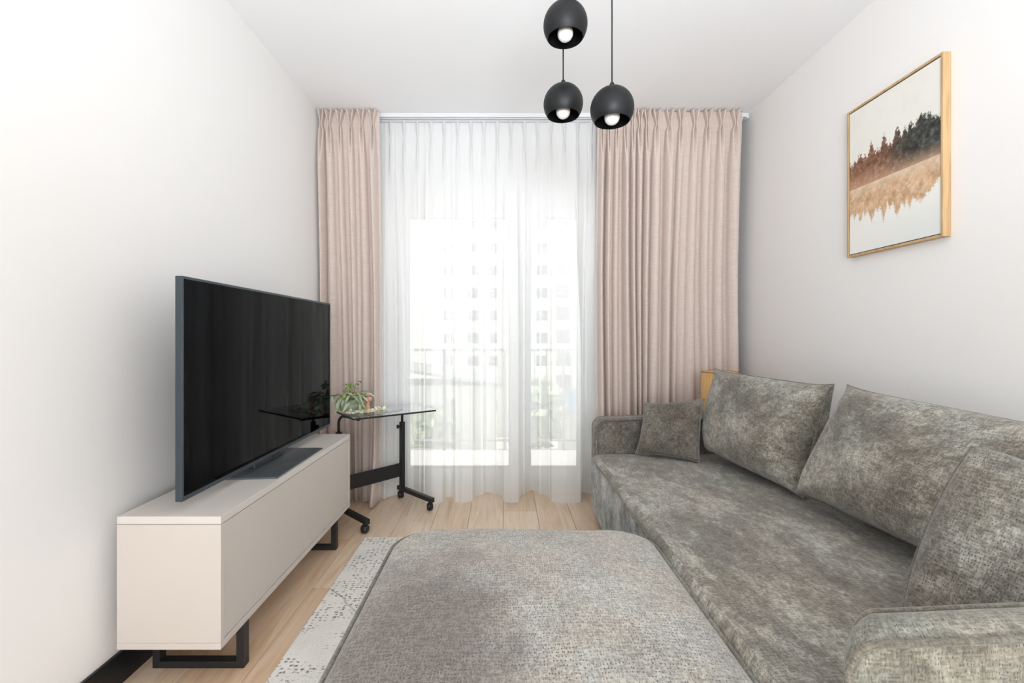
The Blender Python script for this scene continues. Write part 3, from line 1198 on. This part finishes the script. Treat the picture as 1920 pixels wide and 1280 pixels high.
PC = Vector((-.935, 2.77, TZ))               # pot foot
pl = empty('potted_plant', PC, 'small green leafy plant in a grey-green pot on the glass table', 'plant')
MB().lathe([(0, .0005), (.036, .0005), (.046, .006), (.060, .032), (.064, .054), (.058, .076), (.050, .086), (.046, .086), (.051, .074), (.0, .072)], 28, PC).build('pot', 'pot', pl)
MB().lathe([(0, .0745), (.042, .0735), (.044, .0705)], 20, PC).build('soil', 'soil', pl)
lm = [leaf_mesh(.056, .019, .4, 'leaf'), leaf_mesh(.064, .021, .7, 'leaf2'), leaf_mesh(.044, .017, .3, 'leaf3'), leaf_mesh(.072, .019, .8, 'leaf2')]
rl = np.random.default_rng(21)
stems = MB()
leafspots = []
for k in range(24):
    az = rl.uniform(0, 2 * PI)
    up = rl.uniform(.045, .10) if k > 3 else rl.uniform(.10, .125)
    out = rl.uniform(.03, .075) if k > 3 else rl.uniform(.0, .03)
    droop = rl.uniform(.0, .10) if k > 3 else 0
    p0 = PC + Vector((.02 * math.cos(az), .02 * math.sin(az), .072))
    p1 = p0 + Vector((out * .5 * math.cos(az), out * .5 * math.sin(az), up * .8))
    p2 = p0 + Vector((out * 1.25 * math.cos(az), out * 1.25 * math.sin(az), up - droop))
    pts = []
    for s in np.linspace(0, 1, 7):
        pts.append(tuple(p0 * (1 - s) ** 2 + p1 * 2 * s * (1 - s) + p2 * s * s))
    stems.tube(pts, .0013, 5)
    for j, s in enumerate((.45, .7, .9, 1.0)):
        q = p0 * (1 - s) ** 2 + p1 * 2 * s * (1 - s) + p2 * s * s
        q.z = max(q.z, TZ + .045)
        leafspots.append((q, az + rl.uniform(-.9, .9) + (.5 if j % 2 else -.5), k, up))
stems.build('stem', 'stem', pl)
for q, az, k, up in leafspots:
    o = link('leaf', lm[2 if (up > .1) else int(rl.integers(0, 4))], pl)
    s = rl.uniform(.75, 1.1)
    o.scale = (s, s, s)
    o.location = q
    o.rotation_euler = (rl.uniform(-.5, .5), rl.uniform(-.35, .55), az)

gl = empty('leaf_garland', (-.80, 2.68, TZ), 'cream white petal garland with wire stem lying on the glass table', 'garland')
gp = [(-.955, 2.70), (-.93, 2.68), (-.90, 2.675), (-.87, 2.68), (-.845, 2.695), (-.82, 2.70), (-.785, 2.73), (-.755, 2.755), (-.73, 2.775)]
zig = [(-.72, 2.80), (-.70, 2.785), (-.685, 2.84), (-.665, 2.82), (-.65, 2.88), (-.63, 2.87)]
MB().tube([(a, b, TZ + .004) for a, b in gp] + [(a, b, TZ + .004) for a, b in zig], .0013, 5).build('wire', 'wire', gl)
pm = [leaf_mesh(.032, .022, .25, 'petal', 4), leaf_mesh(.026, .020, -.2, 'petal', 4), leaf_mesh(.030, .018, .1, 'leaf2', 4)]
for i in range(84):
    s = rl.uniform(0, len(gp) - 1.01)
    a, b = gp[int(s)], gp[int(s) + 1]
    f = s - int(s)
    o = link('petal', pm[[0, 0, 1, 1, 2][i % 5]], gl)
    o.location = (a[0] + (b[0] - a[0]) * f, a[1] + (b[1] - a[1]) * f, TZ + rl.uniform(.008, .022))
    o.rotation_euler = (rl.uniform(-.7, .7), rl.uniform(-1.0, -.1), rl.uniform(0, 6.28))
sc_ = rl
CD = Vector((-.825, 2.765, TZ))
cs = empty('wooden_candlestick', CD, 'small pinkish wooden candlestick with a flared cup behind the cream garland', 'candlestick')
MB().lathe([(0, .0003), (.022, .0003), (.023, .006), (.018, .020), (.0135, .045), (.012, .062), (.014, .068), (.0, .068)], 20, CD).build('stem', 'candle', cs)
MB().lathe([(0, .068), (.012, .068), (.022, .074), (.026, .080), (.026, .100), (.023, .102), (.021, .096), (0, .094)], 20, CD).build('cup', 'candle', cs)

# ------------------------------------------------------------------ sofa
sf = empty('sofa', (1.05, 1.72, 0), 'long grey-taupe chenille sofa along the right wall with rounded arms', 'sofa')
SX, SY0, SY1 = .525, .80, 2.645
# base
frm = lambda a, b, h: (a + 1.05, b + 1.735, h)
hwb, hdb = 1.05 - SX - .004, (2.75 - .715) / 2 - .006
mb, _ = padded(hwb, hdb, .05, [(.03, .065, False), (.004, .07, False), (0, .09, False), (-.006, .2, False), (-.004, .33, False), (.0, .385, False), (.012, .392, True)],
               lambda a, b, h: (a + 1.05, b + (2.75 + .715) / 2, h))
mb.build('base', BASE, sf)
# seat pad
hws, hds = (1.44 - SX) / 2, (SY1 - SY0) / 2


def seat_frame(a, b, h):
    return (a + (SX + 1.44) / 2, b + (SY0 + SY1) / 2, h)


prof = [(.02, .385, False), (.004, .388, False), (-.004, .396, False), (-.004, .408, False), (.004, .419, False), (.016, .426, True), (.03, .4295, True)]
for k in range(1, 10):
    s = k / 9
    prof.append((.03 + s * .40, .4295 + .016 * (1 - (1 - s) ** 2), True))
mb, rings = padded(hws, hds, .03, prof, seat_frame)
seat = mb.build('seat', SEAT, sf)
pt = rrect(hws + .003, hds, .03, 8)
MB().tube([seat_frame(a, b, .393) for a, b in pt], .0045, 7, closed=True).build('piping', PIPE, seat)


# arms: rounded-rectangle in x-z, thickness along y
def arm(y0, y1, ztop, xfront, xback, crown, fab, taper=0.0, name='arm'):
    hw, hh = (xback - xfront) / 2, (ztop - .08) / 2
    cx, cz, cy = (xfront + xback) / 2, (ztop + .08) / 2, (y0 + y1) / 2
    t = (y1 - y0) / 2
    fr = lambda a, b, h: (cx - a + taper * min(1, max(0, (h + t) / (2 * t))) * max(0, a / hw) ** 2, cy + h, cz + b)
    prof = []
    for s in np.linspace(1, 0, 8):
        prof.append((.008 + s * .17, -t - .008 * (1 - (1 - s) ** 2) + .004, True))
    prof.append((.0, -t + .004, False))
    for s in np.linspace(.1, .9, 7):
        prof.append((-crown * math.sin(PI * s), -t + s * 2 * t, False))
    prof.append((.0, t - .004, False))
    for s in np.linspace(0, 1, 8):
        prof.append((.008 + s * .17, t + .008 * (1 - (1 - s) ** 2) - .004, True))

    def warp(a, b, h):
        return (a, b + .006 * math.sin(a * 7 + 1.0) * (1 if b > 0 else 0), h)
    mb, rings = padded(hw, hh, .055, prof, fr, warp, n=8)
    o = mb.build(name, fab, sf)
    base = rrect(hw, hh, .055, 8)
    for hgt in (-t, t):
        MB().tube([fr(*warp(a * (hw + .002) / hw, b * (hh + .002) / hh, hgt)) for a, b in base], .0052, 8, closed=True).build('piping', PIPE, o)
    return o


arm(.715, .80, .628, .545, 1.60, .014, ARMF, .075)
arm(2.645, 2.76, .622, .548, 1.60, .012, PILL)
# backrest against the wall
mb, _ = padded((SY1 - SY0) / 2, .17, .06, [(.05, -.11, True), (.01, -.1, True), (0, -.08, False), (-.006, 0, False), (0, .06, False), (.02, .08, True), (.06, .085, True)],
               lambda a, b, h: (1.53 + h, a + (SY0 + SY1) / 2, .545 + b))
mb.build('backrest', CUSH, sf)
for xx, yy in ((.60, .80), (.60, 2.66), (1.5, .80), (1.5, 2.66)):
    MB().lathe([(0, .0005), (.016, .0005), (.022, .068), (0, .068)], 14, (xx, yy, .012 if xx < 1.2 and yy < 2.4 else 0)).build('leg', 'black', sf)


# soft cushions given by the four corners of their seam
def pillow(name, BL, BR, TR, TL, t, mat, label, cat='cushion', group=None, pull=.06, power=.42, seed=0, N=46, belly=0.0, squircle=0.0, back=1.0, earp=3.0, wrinkle=.0065):
    BL, BR, TR, TL = [np.array(p, float) for p in (BL, BR, TR, TL)]
    u = np.linspace(-1, 1, N)
    # denser near the seam
    u = np.sign(u) * (1 - (1 - np.abs(u)) ** 1.35)
    V, U = np.meshgrid(u, u, indexing='ij')
    # pulled-in edges between pointed corners
    uu = U * (1 - pull * (1 - np.abs(V) ** earp) * np.abs(U) ** 3)
    vv = V * (1 - pull * 1.1 * (1 - np.abs(U) ** earp) * np.abs(V) ** 3)
    uu, vv = uu * np.sqrt(1 - squircle * vv ** 2 / 2), vv * np.sqrt(1 - squircle * uu ** 2 / 2)
    a, b = (uu + 1) / 2, (vv + 1) / 2
    P = ((1 - a) * (1 - b))[..., None] * BL + (a * (1 - b))[..., None] * BR + (a * b)[..., None] * TR + ((1 - a) * b)[..., None] * TL
    nrm = np.cross(((BR + TR) - (BL + TL)), ((TL + TR) - (BL + BR)))
    nrm /= np.linalg.norm(nrm)
    upv = (TL + TR - BL - BR)
    upv /= np.linalg.norm(upv)
    hgt = t / 2 * (np.clip(1 - U ** 2, 0, 1) * np.clip(1 - V ** 2, 0, 1)) ** power
    r = np.random.default_rng(seed)
    wr = np.zeros_like(U)
    for k in range(10):                        # soft creases running out of the corners
        cu, cv = [(-1, -1), (1, -1), (1, 1), (-1, 1)][k % 4]
        ang = math.atan2(-cv, -cu) + r.uniform(-.6, .6)
        dx, dy = U - cu, V - cv
        along = dx * math.cos(ang) + dy * math.sin(ang)
        across = -dx * math.sin(ang) + dy * math.cos(ang)
        wr += r.uniform(-1, 1) * np.exp(-(across / .07) ** 2) * np.exp(-((along - .3) / .28) ** 2)
    for k in range(6):
        wr += .35 * np.sin(U * r.uniform(2, 6) + V * r.uniform(-5, 5) + r.uniform(0, 6))
    env = np.clip((1 - np.abs(U)) * 5, 0, 1) * np.clip((1 - np.abs(V)) * 5, 0, 1)
    low = np.clip(.5 - V / 2, 0, 1)
    front = P + nrm * (hgt * (1 + belly * (low - .5) * 2) + wrinkle * wr * env)[..., None]
    rear = P - nrm * (hgt * back)[..., None]
    Wm, Hm = np.linalg.norm(BR - BL), np.linalg.norm(TL - BL)
    c0 = N // 2
    su = np.concatenate([np.zeros((N, 1)), np.cumsum(np.linalg.norm(np.diff(front, axis=1), axis=-1), 1)], 1)
    sv = np.concatenate([np.zeros((1, N)), np.cumsum(np.linalg.norm(np.diff(front, axis=0), axis=-1), 0)], 0)
    UV = np.stack([su - su[:, c0:c0 + 1] + Wm, sv - sv[c0:c0 + 1, :] + Hm], -1)
    m = MB()
    m.grid(front, UV)
    m.grid(rear[:, ::-1], (UV + 3.0)[:, ::-1])
    bmesh.ops.remove_doubles(m.bm, verts=m.bm.verts[:], dist=.0004)
    o = m.build(name, mat, None)
    tag(o, label, cat, group)
    edge = [P[0, j] for j in range(N)] + [P[i, -1] for i in range(1, N)] + [P[-1, j] for j in range(N - 2, -1, -1)] + [P[i, 0] for i in range(N - 2, 0, -1)]
    MB().tube([tuple(e) for e in edge], .0042, 7, closed=True).build('piping', PIPE, o)
    return o


pillow('back_cushion', (1.135, 2.50, .475), (1.215, 1.835, .455), (1.335, 1.83, .915), (1.215, 2.60, .925), .25, CUSH,
       'big grey chenille back cushion at the far end of the sofa', 'cushion', 'back cushions of the sofa', .055, .33, 3, 60, .35, earp=7, wrinkle=.012)
pillow('back_cushion', (1.175, 1.80, .485), (1.285, .99, .46), (1.45, .98, .87), (1.35, 1.775, .918), .26, CUSH,
       'biggest grey chenille back cushion in the middle of the sofa, right of the gap', 'cushion', 'back cushions of the sofa', .05, .33, 6, 60, .35, earp=7, wrinkle=.012)
pillow('throw_pillow', (.745, 2.545, .452), (1.03, 2.375, .448), (1.095, 2.47, .770), (.81, 2.60, .728), .12, PILL,
       'small brown-grey square pillow leaning on the far sofa arm', 'pillow', 'square throw pillows', .07, .42, 9, 40)
pillow('throw_pillow', (.940, 1.095, .440), (1.15, .875, .455), (1.30, .885, .72), (1.140, 1.11, .868), .21, CUSH,
       'square grey pillow behind the near sofa arm, leaning against the biggest cushion', 'pillow', 'square throw pillows', -.02, .30, 12, 44, squircle=.36)

# ------------------------------------------------------------------ ottoman
ot = empty('ottoman', (.075, 1.14, 0), 'large square light grey chenille ottoman with rounded corners in front of the sofa', 'ottoman')
OXa, OXb, OYa, OYb = -.368, .512, .70, 1.63
ohw, ohd = (OXb - OXa) / 2, (OYb - OYa) / 2
ofr = lambda a, b, h: (a + (OXa + OXb) / 2, b + (OYa + OYb) / 2, h)
prof = [(.03, .052, True), (.006, .056, False), (0, .08, False), (-.004, .22, False), (0, .385, False), (.002, .402, False), (.006, .410, True), (.016, .421, True), (.032, .430, True)]
for k in range(1, 14):
    s = k / 13
    prof.append((.032 + s * .395, .430 + .022 * (1 - (1 - s) ** 2.2), True))


def owarp(a, b, h):
    if h > .41:
        h = h + .0022 * math.sin(a * 11 + b * 6) + .002 * math.sin(b * 13 - a * 5)
    return (a, b, h)


mb, _ = padded(ohw, ohd, .135, prof, ofr, owarp, n=14)
ob = mb.build('body', OTTO, ot)
MB().tube([ofr(a * (ohw + .003) / ohw, b * (ohd + .003) / ohd, .404) for a, b in rrect(ohw, ohd, .135, 14)], .0055, 8, closed=True).build('piping', PIPE, ob)
for sx in (-1, 1):
    for sy in (-1, 1):
        MB().lathe([(0, 0), (.018, 0), (.022, .045), (0, .045)], 14, ((OXa + OXb) / 2 + sx * .34, (OYa + OYb) / 2 + sy * .36, .0125)).build('leg', 'black', ot)

# ------------------------------------------------------------------ floor lamp behind the sofa
LX_, LY_ = 1.385, 2.885
lp = empty('floor_lamp', (LX_, LY_, 0), 'floor lamp with a wood veneer shade in the corner behind the sofa', 'lamp')
MB().lathe([(0, 0), (.095, 0), (.095, .012), (.02, .018), (0, .018)], 28, (LX_, LY_, 0)).build('base', 'black', lp)
MB().tube([(LX_, LY_, .015), (LX_, LY_, .78)], .009, 12).build('pole', 'black', lp)
sh = MB().lathe([(.122, .64), (.1115, .882), (.1095, .882), (.120, .64), (.122, .64)], 36, (LX_, LY_, 0)).build('lamp_shade', 'veneer', lp)
MB().tube([(LX_ + .1115 * math.cos(a), LY_ + .1115 * math.sin(a), .8825) for a in np.linspace(0, 2 * PI, 36, endpoint=False)], .0022, 6, closed=True).build('rim', wood_light('brown_rim', lin(150, 100, 56), lin(170, 118, 70)), sh)
MB().tube([(LX_ - .11, LY_, .80), (LX_ + .11, LY_, .80)], .002, 6).build('shade_ring', 'black', lp)

# ------------------------------------------------------------------ framed print on the right wall
pf = empty('framed_print', (XR, 1.89, 1.815), 'oak framed misty forest lake print hanging on the right wall', 'picture')
FX0, FX1 = 1.619, XR - .001
PY0, PY1, PZ0, PZ1 = 1.668, 2.134, 1.478, 2.158
tk = .009
MB().box(FX0, FX1, PY0, PY0 + tk, PZ0, PZ1, .001).build('frame_rail', 'oak', pf)
MB().box(FX0, FX1, PY1 - tk, PY1, PZ0, PZ1, .001).build('frame_rail', 'oak', pf)
MB().box(FX0, FX1, PY0 + tk, PY1 - tk, PZ1 - tk, PZ1, .001).build('frame_rail', 'oak', pf)
MB().box(FX0, FX1, PY0 + tk, PY1 - tk, PZ0, PZ0 + tk, .001).build('frame_rail', 'oak', pf)
gp_ = .004
MB().box(FX0 + .006, FX1, PY0 + tk, PY1 - tk, PZ0 + tk, PZ1 - tk).build('backing', 'canvas', pf)


def lake_print():
    nu, nv = 250, 360
    U, V = np.meshgrid(np.linspace(0, 1, nu), np.linspace(0, 1, nv))
    r = np.random.default_rng(4)

    def n1(x, f, s):
        g = np.random.default_rng(s).random(int(f) + 3)
        xx = x * f
        i = xx.astype(int)
        t = xx - i
        t = t * t * (3 - 2 * t)
        return g[i] * (1 - t) + g[i + 1] * t

    def n2(x, y, fx, fy, s):
        g = np.random.default_rng(s).random((int(fy) + 3, int(fx) + 3))
        xx, yy = x * fx, y * fy
        i, j = xx.astype(int), yy.astype(int)
        a, b = xx - i, yy - j
        a, b = a * a * (3 - 2 * a), b * b * (3 - 2 * b)
        return (g[j, i] * (1 - a) + g[j, i + 1] * a) * (1 - b) + (g[j + 1, i] * (1 - a) + g[j + 1, i + 1] * a) * b

    def fb(x, y, f, s):
        return .5 * n2(x, y, f, f * 1.4, s) + .28 * n2(x, y, f * 2.3, f * 3, s + 1) + .22 * n2(x, y, f * 5, f * 7, s + 2)
    WL = .452
    # tree line: single crowns added one by one
    crowns = [(-.02, .66, .10), (.07, .655, .07), (.14, .685, .07), (.20, .665, .05), (.285, .725, .075), (.36, .66, .06), (.43, .735, .07), (.50, .665, .05),
              (.58, .73, .09), (.66, .70, .08), (.715, .725, .08), (.83, .735, .14), (.90, .715, .10), (.97, .675, .08), (1.03, .69, .08)]

    def line(u, amp=1.0):
        top = np.full_like(u, .58)
        for c, h_, w_ in crowns:
            sh_ = np.clip(1 - np.abs(u - c) / w_, 0, 1)
            rnd = .45 if c > .76 else .85
            top = np.maximum(top, .56 + (h_ - .56) * sh_ ** rnd)
        return top
    rag = .018 * (n2(U, V, 90, 110, 8) - .5) + .016 * (n2(U, V, 160, 160, 9) - .5)
    top = line(np.clip(U + (n2(U, V, 60, 80, 14) - .5) * .03, 0, 1)) + rag * 1.6
    m = 1 / (1 + np.exp(-(top - V) / .004)) * (V > WL)
    ref = WL - (line(np.clip(U + (n2(U, V, 50, 20, 15) - .5) * .02, 0, 1)) - WL) * 1.0 - rag * 1.5
    ref = ref + .055 * np.clip((U - .62) / .38, 0, 1) * 1.6
    mr = 1 / (1 + np.exp(-(V - ref) / .004)) * (V <= WL)
    sky = np.stack([np.full_like(U, 240), np.full_like(U, 238), np.full_like(U, 230)], -1) - 10 * fb(U, V, 4, 30)[..., None]
    wat = np.stack([np.full_like(U, 240), np.full_like(U, 239), np.full_like(U, 233)], -1)
    wat = wat - (np.clip((.25 - V) / .25, 0, 1) * np.clip(U, 0, 1) * 14)[..., None] * np.array([1.2, .8, .5])
    k = 1 / (1 + np.exp(-(U - .52 + .2 * (fb(U, V, 5, 40) - .5)) / .07))
    brown = np.array([132, 92, 72.])
    green = np.array([62, 64, 60.])
    tr_ = brown * (1 - k[..., None]) + green * k[..., None]
    tex = (fb(U, V, 26, 50) - .5)[..., None]
    tr_ = tr_ + tex * 70
    mist = np.clip(1 - (V - WL) / (.17 - .08 * U), 0, 1) ** 1.2
    tr_ = tr_ * (1 - .8 * mist[..., None]) + np.array([206, 164, 132.]) * .8 * mist[..., None]
    rf = np.array([206, 166, 128.]) + (fb(U, V, 22, 60) - .5)[..., None] * 70
    up = np.clip(1 - (WL - V) / .08, 0, 1)
    rf = rf * (1 - .55 * up[..., None]) + np.array([234, 216, 196.]) * .55 * up[..., None]
    col = np.where((V > WL)[..., None], sky, wat)
    mm = (m * (.55 + .45 * np.clip(fb(U, V, 40, 70) * 2.2, 0, 1)))[..., None]
    col = col * (1 - mm) + tr_ * mm
    mm = (mr * (.35 + .6 * np.clip(fb(U, V, 34, 80) * 1.9, 0, 1)))[..., None]
    col = col * (1 - mm) + rf * mm
    c = np.clip(col, 0, 255) / 255
    lc = np.where(c <= .04045, c / 12.92, ((c + .055) / 1.055) ** 2.4)
    y0, y1, z0, z1 = PY0 + tk + gp_, PY1 - tk - gp_, PZ0 + tk + gp_, PZ1 - tk - gp_
    P = np.stack([np.full_like(U, FX0 + .004), y1 + (y0 - y1) * U, z0 + (z1 - z0) * V], -1)
    verts = P.reshape(-1, 3)
    idx = np.arange(nu * nv).reshape(nv, nu)
    faces = np.stack([idx[:-1, :-1], idx[:-1, 1:], idx[1:, 1:], idx[1:, :-1]], -1).reshape(-1, 4)
    me = bpy.data.meshes.new('canvas_print')
    me.from_pydata(verts.tolist(), [], faces.tolist())
    at = me.color_attributes.new('print', 'FLOAT_COLOR', 'POINT')
    buf = np.ones((nu * nv, 4), np.float32)
    buf[:, :3] = lc.reshape(-1, 3)
    at.data.foreach_set('color', buf.ravel())
    me.materials.append(M['print_'])
    link('canvas_print', me, pf)


lake_print()

# ------------------------------------------------------------------ three globe pendants


def pendant(x, y, z, r, label):
    t = empty('pendant_lamp', (x, y, z), label, 'lamp', 'black globe pendants')
    prof_o = []
    a1 = math.asin(.60)
    for a in np.linspace(PI / 2 - .02, -a1, 30):
        prof_o.append((r * math.cos(a), r * math.sin(a)))
    ri = r - .0018
    prof_i = [(ri * math.cos(a), ri * math.sin(a)) for a in np.linspace(-a1 - .005, PI / 2 - .02, 26)]
    s = MB().lathe(prof_o, 48, (x, y, z)).build('lamp_shade', 'shade', t)
    MB().lathe(prof_i, 48, (x, y, z)).build('shade_lining', 'shadein', s)
    MB().lathe([(0, r - .004), (.010, r - .004), (.010, r + .004), (.0075, r + .013), (.0055, r + .016), (0, r + .016)], 16, (x, y, z)).build('cord_grip', 'cord', t)
    MB().tube([(x, y, z + r + .01), (x, y, H - .018)], .0026, 8).build('cord', 'cord', t)
    MB().lathe([(0, r - .02), (.017, r - .02), (.018, r - .075), (0, r - .075)], 16, (x, y, z)).build('socket', 'shadein', t)
    br = .0265
    zc = -.029
    pb = [(0, zc - br)] + [(br * math.sin(a), zc - br * math.cos(a)) for a in np.linspace(.15, 2.1, 16)] + [(.014, zc + .033), (.0135, zc + .042), (0, zc + .042)]
    MB().lathe(pb, 28, (x, y, z)).build('bulb', 'bulb', t)


pendant(px(1060, 1.54), 1.54, 1.11 + (630 - 47) * 1.54 / F, .0745, 'black globe pendant lamp, topmost of the three, cut by the picture top')
pendant(px(1056, 1.72), 1.72, 1.11 + (630 - 195) * 1.72 / F, .0745, 'smallest black globe pendant lamp, hanging below the topmost one')
pendant(px(1147.5, 1.575), 1.575, 1.11 + (630 - 204) * 1.575 / F, .0745, 'black globe pendant lamp hanging furthest right on its own long cord')
tag(MB().lathe([(0, 0), (.15, 0), (.15, -.018), (.145, -.02), (0, -.02)], 40, (.285, 1.60, H - .0005)).build('ceiling_canopy', 'shade'),
    'round black ceiling canopy that carries the pendant cords', 'lamp')
